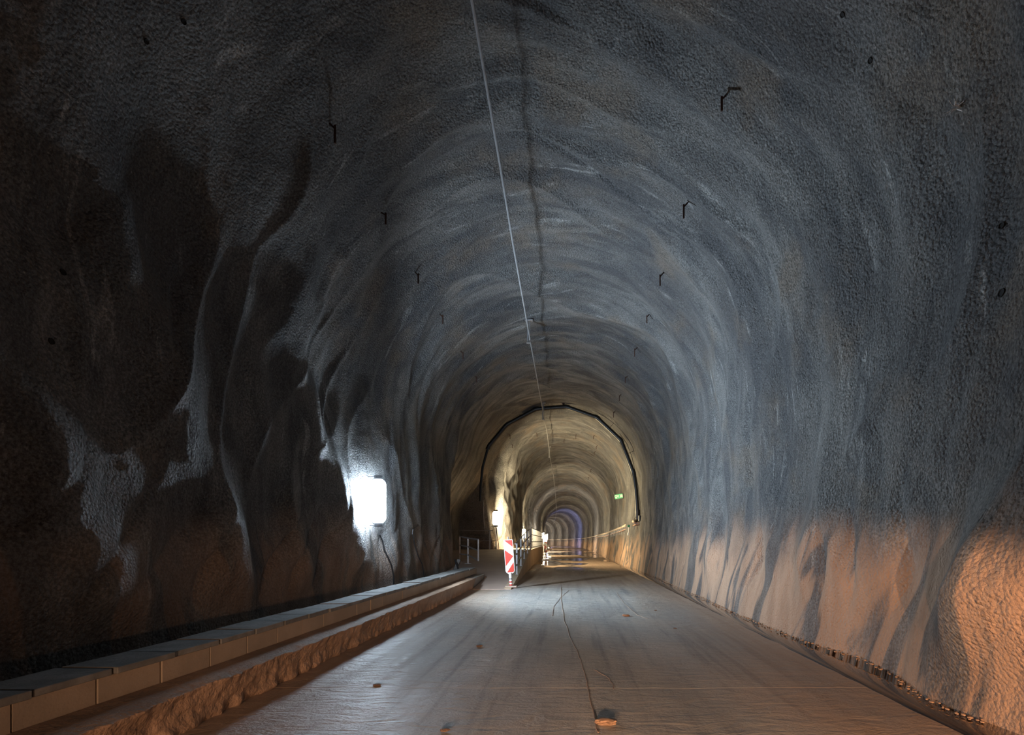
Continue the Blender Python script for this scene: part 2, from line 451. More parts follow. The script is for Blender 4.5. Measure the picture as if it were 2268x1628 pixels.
# ------------------------------------------------------------------ stepped concrete strip below the kerb on the left
LH = .31; LE = 15.3
def ledge_fn(U, V):
    # U: 0 top-back .. 1 front top edge .. 2 foot
    t = np.clip(U-1, 0, 1); q = np.clip(U, 0, 1)
    xx = np.where(U <= 1, -3.45+q*.67, -2.78-.09*t)
    z = np.where(U <= 1, LH, LH*(1-t)-.03*t)
    near = sstep(11.5, 7.5, V)
    b = noise(V*2.2, z*2.5, 1.)*.022+noise(V*9, z*9, 2.)*.013+noise(V*18, z*26, 3.)*.009+np.clip(noise(V*6, z*12, 5.), 0, 1)*.02*sstep(.12, .0, z)
    foot = np.exp(-((z-.02)/.07)**2)*np.clip(noise(V*6, 1.5, 9.)+.35, 0, 1)*.06
    k = sstep(.75, 1.0, U)
    xx = xx+k*(b*(.25+.95*near)+foot*(U > 1))
    edge = np.exp(-((U-1)/.12)**2)
    z = z-edge*(.010+.022*near*np.clip(noise(V*3.3, 2., 4.)+.2, 0, 1))+np.where(U < .95, .006*noise(U*4, V*3, 6.), 0)
    return np.stack([xx, V+0*xx, z], -1)
us = np.concatenate([np.linspace(0, .85, 10), np.linspace(.88, 1.12, 10), np.linspace(1.16, 2, 22)])
lg = grid('trim_1', ledge_fn, us, np.arange(.5, LE+.01, .025), M['ledge']); lg['kind'] = 'structure'
def endcap(bm_obj, y):
    pass
bx = box('trim_2', (-3.15, (LE+17.3)/2, LH/2-.02), (.62, 17.3-LE-.004, LH), M['ledgetop']); bx['kind'] = 'structure'
bx2 = bmesh.new()
vsx = [bx2.verts.new(v) for v in [(-3.45, LE, -.02), (-2.86, LE, -.02), (-2.775, LE, LH-.02), (-3.45, LE, LH)]]
bx2.faces.new(vsx); r = bmesh.ops.extrude_face_region(bx2, geom=bx2.faces[:])
for v in r['geom']:
    if isinstance(v, bmesh.types.BMVert): v.co.y -= .5; v.co.x -= .02; v.co.z -= .008
from_bm('trim_3', bx2, M['ledge'])['kind'] = 'structure'
bpy.data.objects['trim_3'].name = 'trim_3'
# concrete bed under the slabs behind the blocks
bd = box('trim_4', (-3.55, 8.9, .12), (.28, 16.8, .30), M['mud']); bd['kind'] = 'structure'

# kerb of blocks with coping slabs
kb = empty('kerb', (-3.2, 9, LH), 'long low kerb of tan concrete blocks capped with grey coping slabs along the left wall', 'kerb')
def local(o, e):
    o.parent = e; o.matrix_parent_inverse = Matrix.Identity(4); o.location = Vector(o.location)-e.location
def kerbx(y): return -3.12-.14*np.clip((4.5-y)/4.5, 0, 1)
bm = bmesh.new(); add_box(bm, (0, 0, 0), (.2, .508, .172), .004)
meB = bpy.data.meshes.new('kerb_block'); bm.to_mesh(meB); bm.free(); meB.materials.append(M['block'])
slabs = []
for v in range(3):
    bm = bmesh.new(); add_box(bm, (0, 0, 0), (.40, .498, .045+.004*v), .004)
    me = bpy.data.meshes.new('coping_slab'); bm.to_mesh(me); bm.free(); me.materials.append(M['slab']); slabs.append(me)
y = .88; k = 0
while y < 17.1:
    yb = y+.256
    o = bpy.data.objects.new('kerb_block', meB); COL.objects.link(o); o.location = (kerbx(yb)-.1+random.uniform(-.004, .004), yb, LH+.084)
    o.rotation_euler = (0, 0, random.uniform(-.006, .006)-.03*(yb < 4.5)); local(o, kb)
    ys_ = y+.35
    if ys_ < 17.1:
        o = bpy.data.objects.new('coping_slab', random.choice(slabs)); COL.objects.link(o)
        o.location = (kerbx(ys_)-.175+random.choice([0, 0, .008, .022]), ys_, LH+.196+random.uniform(-.003, .004))
        o.rotation_euler = (random.uniform(-.006, .006), random.uniform(-.01, .01), random.uniform(-.012, .012)-.03*(ys_ < 4.5)); local(o, kb)
    y += .518; k += 1

# ------------------------------------------------------------------ ramp and platform
def hy(y): return max(0., min(.92, (y-14.9)*.92/12.3))
def rx(y): return float(np.interp(y, [14.9, 18, 23, 30, 45], [-1.74, -1.80, -1.98, -2.12, -2.36]))
bm = bmesh.new()
ysr = [14.9, 15.6, 16.4, 17.31, 17.34]+list(np.arange(17.5, 27.1, .2))+[27.2]
lx = [-2.80, -2.79, -2.79, -2.79]+[surf1(.35+hy(y), y).x+.02 for y in ysr[4:]]
top = []; bot = []
for y, l in zip(ysr, lx):
    if y == 17.31: pass
    r = rx(y); n_ = 7
    top.append([bm.verts.new((l+(r-l)*i/(n_-1), y, hy(y)+.012)) for i in range(n_)])
for a, b in zip(top, top[1:]):
    for i in range(6): bm.faces.new((a[i], a[i+1], b[i+1], b[i]))
r = bmesh.ops.extrude_face_region(bm, geom=bm.faces[:])
for v in r['geom']:
    if isinstance(v, bmesh.types.BMVert): v.co.z = -.1
rp = from_bm('ramp', bm, M['ramp']); tag(rp, 'brown concrete access ramp rising from the road behind the end of the kerb', 'ramp')
# platform with retaining wall
bm = bmesh.new()
ysp = [27.2]+list(np.arange(27.4, 45, .3))+[45.2]
for a, b in zip(ysp, ysp[1:]): pass
rowsP = [[bm.verts.new((x, y, .932)) for x in (min(surf1(1.28, y).x+.02, rx(y)-.6), min(surf1(1.28, y).x+.3, rx(y)-.3), rx(y))] for y in ysp]
for a, b in zip(rowsP, rowsP[1:]):
    for i in range(2): bm.faces.new((a[i], a[i+1], b[i+1], b[i]))
r = bmesh.ops.extrude_face_region(bm, geom=bm.faces[:])
for v in r['geom']:
    if isinstance(v, bmesh.types.BMVert): v.co.z = -.1
pf = from_bm('platform', bm, M['rampwall']); tag(pf, 'raised concrete platform behind the ramp, with a tan retaining wall beside the road', 'platform')
# retaining wall skin of the ramp (different colour)
bm = bmesh.new()
ysw = [14.95, 16, 17, 18.5, 20, 22, 24, 26, 27.2]
a0 = []
for y in ysw:
    h = hy(y)+.013; x = rx(y)
    a0.append([bm.verts.new((x-.01, y, -.02)), bm.verts.new((x+.045, y, -.02)), bm.verts.new((x+.045, y, max(h, .02))), bm.verts.new((x-.16, y, max(h, .02)+.012)), ])
for a, b in zip(a0, a0[1:]):
    for i in range(4): bm.faces.new((a[i], a[(i+1) % 4], b[(i+1) % 4], b[i]))
bm.faces.new(a0[0][::-1]); bm.faces.new(a0[-1])
from_bm('retaining_wall', bm, M['rampwall'], rp)

# ------------------------------------------------------------------ railings
def rail_thing(name, base, label, group=None):
    return empty(name, base, label, 'railing', group)
def part_tube(name, pts, r, mat, e, n=8):
    pts = [Vector(p)-e.location for p in pts]; return tube(name, pts, r, mat, e, n)
def part_box(name, c, s, mat, e, bev=0, rot=None):
    return box(name, Vector(c)-e.location, s, mat, e, bev, rot)
# gate-like guard at the left of the ramp
g = rail_thing('guard_rail', (-4.5, 21.6, hy(21.6)), 'short silver guard rail frame standing at the left edge of the ramp')
y1, y2, y3 = 21.6, 21.05, 20.4
A = P(1018.5, 1248, y1); A.z = hy(y1)+.02; B = P(1037, 1254, y2); B.z = hy(y2)+.02; Cc = P(1059.5, 1243, y3)
At = P(1018.5, 1188, y1); Bt = P(1036.5, 1192, y2); Ct = P(1059.5, 1195, y3)
Cb = P(1059.5, 1243, y3)
part_box('post', ((A+At)/2), (.062, .05, (At-A).length), M['galv'], g, .006)
part_box('post', ((B+Bt)/2), (.062, .05, (Bt-B).length), M['galv'], g, .006)
part_box('post', ((Cb+Ct)/2), (.055, .05, (Ct-Cb).length), M['galv'], g, .006)
for fz in (0, .36, .71):
    q = lambda t, b, f=fz: t.lerp(b, f)
    full = [At.lerp(A, fz*.97), Bt.lerp(B, fz*.93), Ct.lerp(Cb, [0, .51, .97][[0, .36, .71].index(fz)])]
    part_tube('rail', full, .030, M['galv'], g, 8)
part_box('foot_plate', (A.x, y1, hy(y1)+.02), (.2, .12, .015), M['galv'], g)
part_box('foot_plate', (B.x, y2, hy(y2)+.02), (.26, .12, .015), M['galv'], g)
# back railing at the cross passage
g = rail_thing('guard_rail', (-4.6, 27.5, .93), 'thin two-bar railing at the back of the platform below the warm lamp')
yb = 27.8
for py in (1175, 1197.5):
    part_tube('rail', [P(1016, py-1.0, yb), P(1060, py+.3, yb), P(1098.5 if py > 1180 else 1092, py, yb)], .02, M['galv'], g, 6)
for px in (1085, 1098.8):
    a = P(px, 1217, yb); a.z = .93; b = P(px, 1175, yb); part_tube('post', [a, b], .024, M['dark'] if px > 1090 else M['galv'], g, 6)
# ramp handrail
g = rail_thing('handrail', (-1.9, 22, hy(22)), 'dark steel handrail sloping up the right side of the ramp behind the nearer beacon')
posts = [17.9, 20.3, 22.8, 25.2, 27.6]
for y in posts:
    b = Vector((rx(y)-.03, y, hy(y)-.05)); 
    part_box('post', (b.x, y, hy(y)+.55), (.06, .05, 1.15), M['galv'], g, .006)
    part_box('foot_plate', (b.x+.0, y, hy(y)+.03), (.1, .1, .02), M['galv'], g)
for f, mt in ((1.12, 'galv'), (.74, 'dark'), (.36, 'dark')):
    part_tube('rail', [(rx(y)-.03, y, hy(y)+f) for y in [17.3]+posts[1:]], .024, M[mt], g, 8)
# platform fence
g = rail_thing('platform_fence', (-2.2, 36, .93), 'tall three-bar fence with closely set posts along the edge of the platform')
yy = 28.9
while yy < 45:
    part_box('post', (rx(yy)-.05, yy, .93+.60), (.05, .04, 1.22), M['dark'], g)
    yy += 1.02
for f in (1.2, .82, .42, .1):
    part_tube('rail', [(rx(y)-.05, y, .93+f) for y in (28.9, 34, 39, 45)], .022, M['dark'], g, 6)
# end railing of the platform
g = rail_thing('guard_rail', (-2.45, 47, 0), 'small pale railing stepping down at the far end of the platform')
for i, y in enumerate((46.2, 47.6, 49.0)):
    h = .93-.31*(i+.5)
    part_box('post', (rx(45)-.05+.02*i, y, h/2+.5), (.05, .05, h+1.0), M['galv'], g)
for f in (1.0, .5):
    part_tube('rail', [(rx(45)-.05, 45.6, .93+f), (rx(45), 49.2, .1+f)], .024, M['galv'], g, 6)

# ------------------------------------------------------------------ beacons (red and white chevron boards)
def beacon(name, loc, label, lean, sc=1., ry=0):
    e = empty(name, loc, label, 'traffic sign', None, ry)
    rot = Matrix.Rotation(lean, 3, 'Y')
    def T(ps): return [rot @ Vector((p[0]*sc, p[1], p[2]*sc)) for p in ps]
    def poly(nm, pts, y0, y1, mat, parent=e):
        bm = bmesh.new(); f = [bm.verts.new(v) for v in T([(x, y0, z) for x, z in pts])]
        bm.faces.new(f); r = bmesh.ops.extrude_face_region(bm, geom=bm.faces[:])
        d = rot @ Vector((0, y1-y0, 0))
        for v in r['geom']:
            if isinstance(v, bmesh.types.BMVert): v.co += d
        return from_bm(nm, bm, mat, parent)
    z0, z1, hw = .44, 1.42, .135
    bd = poly('board', [(-hw, z0+.05), (-hw+.03, z0), (-.05, z0-.035), (.05, z0-.035), (hw-.03, z0), (hw, z0+.05), (hw, z1-.012), (hw-.012, z1), (-hw+.012, z1), (-hw, z1-.012)], 0, .03, M['white'])
    i = hw-.014; zb, zt = z0+.015, z1-.016
    f0 = -.004
    L = zt-zb
    poly('red_stripe', [(-i, zt), (i, zt), (i, zt-.40*L+.12), (-i+0.0, zt-.03)][0:1]+[(i, zt), (i, zt-.22*L)], f0, 0, M['red'], bd)
    poly('red_stripe', [(-i, zt-.30*L), (i, zt-.505*L), (-i, zt-.81*L)], f0, 0, M['red'], bd)
    poly('red_stripe', [(i, zt-.69*L), (i, zb+.03), (i-.03, zb), (-i+.03, zb)], f0, 0, M['red'], bd)
    bm = bmesh.new(); add_tube(bm, T([(.0, .05, -.02), (.0, .05, z1+.09)]), .019*sc, 8); from_bm('pole', bm, M['galv'], e, True)
    bm = bmesh.new(); add_tube(bm, T([(.0, -.02, .02), (.0, -.02, z0-.0)]), .045*sc, 10); from_bm('sleeve', bm, M['white'], e, True)
    for k in range(3):
        bm = bmesh.new(); add_tube(bm, T([(.0, -.02, .06+.09*k), (.0, -.02, .10+.09*k)]), .047*sc, 10); from_bm('band', bm, M['red'] if k < 2 else M['galv'], e, True)
    bm = bmesh.new(); add_box(bm, (0, 0, .03), (.34*sc, .22*sc, .05*sc), .01); from_bm('foot', bm, M['ramp'], e)
    return e
beacon('traffic_beacon', (-1.73, 15.35, .02), 'leaning red and white chevron beacon at the foot of the ramp', -.068)
b2 = beacon('traffic_beacon', (-2.02, 44.0, .0), 'distant red and white beacon beside the end of the platform', -.03, .95)

# ------------------------------------------------------------------ lamps
bm = bmesh.new()
def capsule(name, r, L, mat, parent, n=16):
    prof = [(-L/2, .001)]+[(-L/2+r*(1-math.cos(a)), r*math.sin(a)) for a in np.linspace(.25, math.pi/2, 5)]
    prof += [(-z, q) for z, q in prof[::-1]]
    bm = bmesh.new(); rings = [[bm.verts.new((q*math.cos(2*math.pi*k/n), q*math.sin(2*math.pi*k/n), z)) for k in range(n)] for z, q in prof]
    for a, b in zip(rings, rings[1:]):
        for k in range(n): bm.faces.new((a[k], a[(k+1) % n], b[(k+1) % n], b[k]))
    return from_bm(name, bm, mat, parent, True)
bm.free()
for i, (y, lx_, hz, L, c, em, pw) in enumerate(LAMPS):
    if lx_ is None:
        s = hz+.35; p = surf1(s, y); x = p.x+.20
        if i == 0: x = (838-VX)/F*y
        if i == 2: x = (1160-VX)/F*y
        if i == 3: x = (1207-VX)/F*y
    else: x = lx_
    r = [.17, .20, .17, .24][i] if i < 4 else .07
    names = ['cold white tube lamp hanging upright on the near left wall', 'bright warm lamp in front of the rocky wall edge beyond the ramp',
             'smaller warm lamp behind the handrail on the platform', 'warm white lamp above the distant red and white beacon']
    e = empty('wall_lamp', (x, y, hz), names[i] if i < 4 else 'far wall lamp, %s counted from the camera, lighting rings of the lining' % ['fifth', 'sixth', 'seventh', 'eighth', 'ninth', 'tenth', 'eleventh', 'twelfth', 'thirteenth', 'fourteenth'][i-4], 'lamp', 'wall lamps far down the tunnel' if i >= 4 else 'tube lamps on the left wall')
    if i < 4: del e['group']
    capsule('diffuser', r, L, mat_emit('lamp_light', c, em), e)
    tube('end_cap', [(0, 0, L/2-.03), (0, 0, L/2+.06)], r*.55, M['dark'], e, 10)
    tube('end_cap', [(0, 0, -L/2-.06), (0, 0, -L/2+.03)], r*.55, M['dark'], e, 10)
    wx = min(-.1, surf1(hz+.35, y).x-x)
    wx = max(wx, -.9)
    for zz in (L/2+.03, -L/2-.03):
        tube('bracket', [(0, 0, zz), (wx, 0, zz)], .014, M['dark'], e, 6)
    if pw and i == 0:
        ld = bpy.data.lights.new('lamp_beam', 'AREA'); ld.shape = 'RECTANGLE'; ld.spread = math.radians(145); ld.size = .3; ld.size_y = 1.0; ld.energy = pw; ld.color = c
        lo = bpy.data.objects.new('lamp_beam', ld); COL.objects.link(lo); lo.parent = e
        lo.location = (r+.03, 0, 0); lo.rotation_euler = (math.radians(106), 0, math.radians(-76))
    elif pw:
        ld = bpy.data.lights.new('lamp_beam', 'AREA'); ld.shape = 'RECTANGLE'; ld.size = .5; ld.size_y = 1.0; ld.energy = pw; ld.color = c
        lo = bpy.data.objects.new('lamp_beam', ld); COL.objects.link(lo); lo.parent = e
        lo.location = (.62 if i == 1 else .12, -.25 if i == 1 else r+.06, 0); lo.rotation_euler = (math.radians(90), 0, math.radians(-42 if i == 1 else -22))
        # reflector behind the beam
        box('reflector', (.12, r+.03, 0), (.5, .02, 1.0), M['dark'], e) if i >= 4 else None
# stand of the warm lamp
e = empty('lamp_stand', (-4.19, 29.3, .93), 'thin dark stand with hanging wires holding up the bright warm lamp', 'stand')
part_tube('pole', [(-4.19, 29.4, .93), (-4.17, 29.4, 1.6), (-4.19, 29.4, 2.2)], .022, M['dark'], e, 8)
part_tube('wire', [(-4.14, 29.3, 2.15), (-4.09, 29.2, 1.8), (-4.06, 29.2, 1.5), (-4.0, 29.2, 1.2), (-4.02, 29.2, .95)], .018, M['rust'], e, 6)
# cables on the left wall
def wall_cable(name, pix, r, mat, label, cat='cable'):
    pts = []
    for px, py in pix:
        s, y = hit_px(px, py); p = surf1(s, y)+surf_n(s, y)*(r+.012); pts.append(p)
    o = tube(name, pts, r, mat, None, 6); 
    return tag(o, label, cat)
wall_cable('power_cable', [(838, 1183), (843, 1200), (850, 1217), (861, 1236), (866, 1252), (868, 1275), (868, 1296)], .020, M['black'], 'black cable running down the left wall below the cold white lamp')
wall_cable('thin_cable', [(940, 1159), (925, 1164), (913, 1172), (911, 1182), (917, 1205), (925, 1232), (933, 1250), (938, 1275), (940, 1283)], .016, M['dark'], 'thin dark cable bent over the left wall right of the cold lamp')
wall_cable('thin_cable', [(1066, 1108), (1066.5, 1130), (1066, 1150), (1066, 1172)], .018, M['galv'], 'thin pale conduit upright on the left wall below the black arch pipe', 'conduit')

# steel bracket leaning near the kerb end
e = empty('steel_bracket', (-3.75, 17.2, .5), 'dark steel bracket leaning on the wall at the far end of the kerb', 'bracket')
y = 16.6
part_box('plate', P(1012, 1252, y), (.12, .05, .42), M['black'], e, .01, Matrix.Rotation(.35, 3, 'Y'))
part_tube('bar', [P(1008, 1240, y), P(1017, 1266, y-.3)], .03, M['black'], e, 8)
part_tube('bar', [P(1014, 1238, y+.1), P(1007, 1262, y)], .022, M['black'], e, 8)

# ------------------------------------------------------------------ overhead cable and hangers
cpts = []
for px, py, y in [(1003, -420, 4.0)]: cpts.append(Vector((-1.13, -8, 7.68)))
for px, py, y in [(1045, 0, 6.05), (1076, 180, 7.1), (1110, 380, 8.85), (1134.5, 530, 10.8), (1154, 640, 12.9), (1174, 752, 16.3), (1190, 840, 20.3), (1205, 925, 26.9), (1212, 960, 31.0),
                  (1218, 1010, 38.5), (1226, 1055, 50), (1230.5, 1095, 66), (1232, 1125, 86), (1231, 1145, 110), (1226, 1160, 135), (1215, 1172, 170)]:
    cpts.append(P(px, py, y))
cb = tube('overhead_cable', cpts, .021, M['cable'], None, 8); tag(cb, 'grey cable strung along the tunnel crown from the top of the frame into the distance', 'cable')
def hanger(y, pt, i, label):
    top = surf1(hit_dir(pt.x-.03, pt.z-CH+.01, y), y)
    # true ceiling height above the hanger
    xs_ = surf(_ss, y); k = int(np.argmin(np.abs(xs_[:, 0]-(pt.x-.05))+np.where(xs_[:, 2] < 5, 99, 0))); zt = float(xs_[k, 2])
    e = empty('cable_hanger', (pt.x-.05, y, zt), label, 'hanger', None)
    part_box('top_plate', (pt.x-.03, y, zt-.01), (.24, .14, .03), M['galv'], e, .004)
    part_box('rod', (pt.x-.07, y, (zt+pt.z-.12)/2), (.04, .04, zt-pt.z+.12), M['galv'], e, .004)
    part_box('rod', (pt.x-.01, y, (zt+pt.z-.12)/2), (.018, .04, zt-pt.z+.12), M['galv'], e)
    part_box('foot_plate', (pt.x-.05, y, pt.z-.11), (.12, .1, .02), M['galv'], e)
    part_tube('clamp', [(pt.x-.03, y, pt.z), (pt.x+.01, y, pt.z)], .026, M['galv'], e, 6)
hanger(16.3, P(1174, 752, 16.3), 0, 'silver cable hanger under the ceiling, nearest in view on the overhead cable')
hanger(26.9, P(1205, 925, 26.9), 1, 'dark cable hanger just behind the top of the black arch pipe')
hanger(38.5, P(1218, 1010, 38.5), 2, 'small cable hanger further on behind the black arch pipe')

# ------------------------------------------------------------------ black arch pipe
AY = 27.4
app = [(1412, 1150), (1411, 1120), (1408.5, 1085), (1403, 1047), (1375, 975), (1322, 925), (1254, 901), (1187, 906), (1122, 941), (1082, 989), (1069, 1035), (1065, 1075), (1064, 1110)]
e = empty('arch_pipe', (3.55, AY, 2.5), 'black plastic pipe bent in straight lengths round the whole tunnel arch', 'pipe')
apv = [P(a, b, AY) for a, b in app]
segs = [(0, 3), (3, 4), (4, 5), (5, 6), (6, 7), (7, 8), (8, 9), (9, 12)]
for a, b in segs:
    part_tube('pipe_length', [apv[k] for k in range(a, b+1)], .115 if a < 9 else .07, M['black'], e, 12)
for k in (3, 4, 5, 6, 7, 8, 9):
    d1 = (apv[k-1]-apv[k]).normalized(); d2 = (apv[k+1]-apv[k]).normalized()
    part_tube('elbow', [apv[k]+d1*.16, apv[k], apv[k]+d2*.16], .132, M['black'], e, 12)
part_tube('elbow', [apv[0]+Vector((0, 0, .5)), apv[0]+Vector((0, 0, .05)), apv[0]+Vector((-.06, .3, -.05))], .125, M['black'], e, 12)
for px, py in ((1222, 892), (1248, 890), (1150, 918), (1390, 1005), (1350, 948)):
    a = P(px, py, AY); dirv = Vector((a.x+.5, 0, a.z-4.35)).normalized()
    part_tube('fixing', [a-dirv*.1, a+dirv*.40], .012, M['dark'], e, 6)
part_tube('clip', [P(1248, 893, AY), P(1248, 896, AY)], .06, M['rust'], e, 8)
wc = [P(a, b, AY+.15) for a, b in [(1372, 960), (1388, 982), (1399, 1010), (1406, 1040), (1413, 1075), (1417, 1110), (1418, 1145)]]
tag(tube('thin_cable', wc, .014, M['black'], None, 6), 'thin black cable hanging outside the right leg of the arch pipe', 'cable')
tag(tube('end_box', [P(1417, 1142, AY-.1), P(1417, 1154, AY-.1)], .09, M['black'], None, 10), 'small black junction pot beside the lower end of the arch pipe', 'junction box')

# pipe and tray along the right wall
def rw(y): return float(np.interp(y, [27, 34, 45, 60], [3.56, 3.45, 3.40, 3.36]))+(float(xc(y))+.5)
def rz(y): return float(np.interp(y, [27.4, 34, 48, 70, 100, 160], [2.52, 2.30, 2.10, 2.02, 1.92, 1.8]))
ysq = [27.6, 29, 30.5, 32, 34, 36.5, 40, 44, 48, 54, 60, 68, 76, 86, 98, 112, 128, 150, 175, 200, 225]
e = empty('wall_pipe', (3.5, 28, 2.3), 'beige pipe with a brown cable tray running along the right wall into the distance', 'pipe')
for a, b in zip(range(0, 20, 2), range(2, 21, 2)):
    part_tube('pipe_length', [(rw(ysq[k]), ysq[k], rz(ysq[k])) for k in range(a, b+1)], .085, M['pipe'], e, 10)
for k in range(2, 20, 2):
    y = ysq[k]; part_tube('coupling', [(rw(y-.1), y-.1, rz(y)), (rw(y+.1), y+.1, rz(y))], .097, M['galv'], e, 10)
part_box('tray_rail', (rw(27.2)+.05, 27.2, 2.34), (.5, .06, .04), M['tray'], e)
for a, b in zip(ysq[:12], ysq[1:13]):
    bm = bmesh.new()
    c0 = Vector((rw(a)+.03, a, rz(a)-.22))-e.location; c1 = Vector((rw(b)+.03, b, rz(b)-.22))-e.location
    vv = [bm.verts.new(c+Vector((dx, 0, dz))) for c in (c0, c1) for dx, dz in ((-.09, 0), (.09, 0), (.09, -.05), (-.09, -.05))]
    for k in range(4): bm.faces.new((vv[k], vv[(k+1) % 4], vv[4+(k+1) % 4], vv[4+k]))
    bm.faces.new(vv[:4][::-1]); bm.faces.new(vv[4:]); from_bm('cable_tray', bm, M['tray'], e)
y = 27.9; k = 0
while y < 62:
    x = rw(y); z = rz(y)
    part_box('bracket', (x+.02, y, z-.15), (.16, .035, .17), M['galv'], e)
    if k % 2 == 0 or random.random() < .5:
        part_box('hanging_bolt', (x-.05, y+.2, z-.36), (.03, .03, .22), M['galv'], e)
    y += .95+y*.008; k += 1

# ------------------------------------------------------------------ QV 38 sign
def qv():
    y = 34.5
    c = P(1370.5, 1099.5, y); c.x = min(c.x, surf1(hit_dir(c.x, c.z-CH, y), y).x-.10)
    e = empty('location_sign', c, 'small green sign with white lettering QV 38 on the right wall behind the arch pipe', 'sign')
    e.rotation_euler = (0, math.radians(-7), math.radians(-20))
    box('panel', (0, 0, 0), (.56, .02, .30), M['green'], e, .004)
    box('plate_edge', (.04, .015, -.16), (.46, .05, .035), M['black'], e)
    cu = bpy.data.curves.new('lettering', 'FONT'); cu.body = 'QV 38'; cu.size = .245; cu.align_x = 'CENTER'; cu.align_y = 'CENTER'; cu.extrude = .003; cu.offset = .004
    t = bpy.data.objects.new('tmp', cu); COL.objects.link(t)
    me = bpy.data.meshes.new_from_object(t.evaluated_get(bpy.context.evaluated_depsgraph_get())); bpy.data.objects.remove(t)
    me.materials.clear(); me.materials.append(M['white'])
    o = bpy.data.objects.new('lettering', me); COL.objects.link(o); o.parent = e; o.location = (0, -.014, 0); o.rotation_euler = (math.pi/2, 0, 0); o.scale = (.82, 1, 1)
bpy.context.view_layer.update(); qv()
# pale green marker under the tray
y = 29.0
e = empty('hanging_marker', P(1392, 1170, y), 'small green and white marker hanging below the cable tray on the right wall', 'marker')
part_box('tab', P(1392.5, 1165, y), (.13, .03, .13), M['green'], e, .004)
part_tube('strip', [P(1392.5, 1168, y), P(1392.5, 1178, y), P(1391.5, 1181, y), P(1391.5, 1186, y)], [.025, .025, .05, .035], M['white'], e, 8)

# black wheel lying up against something far down the road
def wheel():
    y = 84.0; c = P(1215, 1209.5, y); c.z = .30
    e = empty('spare_wheel', (c.x, y, 0), 'small black wheel with pale hub standing on the road beside the distant beacon', 'wheel')
    bm = bmesh.new(); n, m_ = 20, 8; rr = []
    for i in range(n):
        a = 2*math.pi*i/n; rr.append([bm.verts.new(((.24+.07*math.cos(b))*math.cos(a), .09*math.sin(b), .31+(.24+.07*math.cos(b))*math.sin(a))) for b in [2*math.pi*k/m_ for k in range(m_)]])
    for i in range(n):
        for k in range(m_): bm.faces.new((rr[i][k], rr[i][(k+1) % m_], rr[(i+1) % n][(k+1) % m_], rr[(i+1) % n][k]))
    from_bm('tyre', bm, M['black'], e, True)
    tube('hub', [(0, -.05, .31), (0, .05, .31)], .13, M['galv'], e, 12)
wheel()

# ------------------------------------------------------------------ steel hooks in the arch
def hook(dx, dz, y, label, side, group):
    s = hit_dir(dx, dz, y); p = surf1(s, y); n = surf_n(s, y)
    e = empty('steel_hook', p, label, 'hook', group)
    k = random.uniform(.85, 1.15)
    tip = Vector((n.x*.12*k, n.y*.02-.03, n.z*.12*k))
    tube('strut', [-n*.02, tip*1.05], .014, M['rust'], e, 6)
    bm = bmesh.new(); add_box(bm, tip+Vector((0, 0, -.07*k)), (.030, .022, .23*k), .003, None)
    from_bm('bar', bm, M['rust'], e)
RH = [7.3, 9.5, 12.0, 14.3, 16.9, 19.2, 21.8, 24.5]
nth = ['nearest', 'second nearest', 'third nearest', 'fourth nearest', 'fifth nearest', 'sixth nearest', 'seventh nearest', 'eighth nearest']
for y, t in zip(RH, nth): hook(1, 2.86, y, 'rusty hook right of the ceiling cable, %s in its row' % t, 1, 'hooks along the right of the arch')
for y, t in zip([7.2, 9.2, 11.5, 13.6, 15.9, 18.5], nth): hook(-.575, 1, y, 'rusty hook left of the ceiling cable, %s in its row' % t, -1, 'hooks along the left of the arch')
far = [(1322, 990), (1318, 1002), (1316, 965), (1276, 965), (1250, 973), (1189, 963), (1133, 985), (1127, 962), (1310, 1040), (1304, 1060)]
FL = ['small hook under the right bend of the arch pipe, upper of a close pair', 'small hook under the right bend of the arch pipe, lower of a close pair',
      'small hook nearest the inside of the sloping right length of the arch pipe', 'small hook right of the crown in the warm lit arch',
      'small hook just right of the cable in the warm lit arch', 'small hook just left of the cable in the warm lit arch',
      'small hook under the left bend of the arch pipe, lower one', 'small hook under the left bend of the arch pipe, upper one',
      'small hook on the right haunch beyond the pipe, upper of the lowest pair', 'small hook on the right haunch beyond the pipe, lowest of all']
for i, (px, py) in enumerate(far):
    s, y = hit_px(px, py)
    hook((px-VX)/F, (VY-py)/F, y, FL[i], 1, 'small hooks beyond the arch pipe')
# drill holes: slightly raised discs, the shade inside the hole painted near black
def hole(px, py, parent, r=.042):
    r *= .55
    s, y = hit_px(px, py); p = surf1(s, y); n = surf_n(s, y)
    bm = bmesh.new(); u = n.orthogonal().normalized(); v = n.cross(u)
    ring = lambda rr, off: [bm.verts.new(p+n*off+(u*math.cos(a)+v*math.sin(a))*rr) for a in [2*math.pi*k/14 for k in range(14)]]
    A_ = [ring(r*1.25, -.01), ring(r*1.08, .012), ring(r*.9, .010), ring(r*.8, .004)]
    for a, b in zip(A_, A_[1:]):
        for k in range(14): bm.faces.new((a[k], a[(k+1) % 14], b[(k+1) % 14], b[k]))
    bm.faces.new(A_[-1]); from_bm('drill_hole', bm, M['hole'], parent, True)
for px, py in ((1866, 28), (1930, 130)): hole(px, py, ce, .045)
for px, py in ((408, 50), (320, 95)): hole(px, py, ce, .04)
for px, py in ((2217, 499),): hole(px, py, wr, .045)
hole(2216, 650, wr, .06)
for px, py in ((138, 608), (115, 758)): hole(px, py, wl, .045)
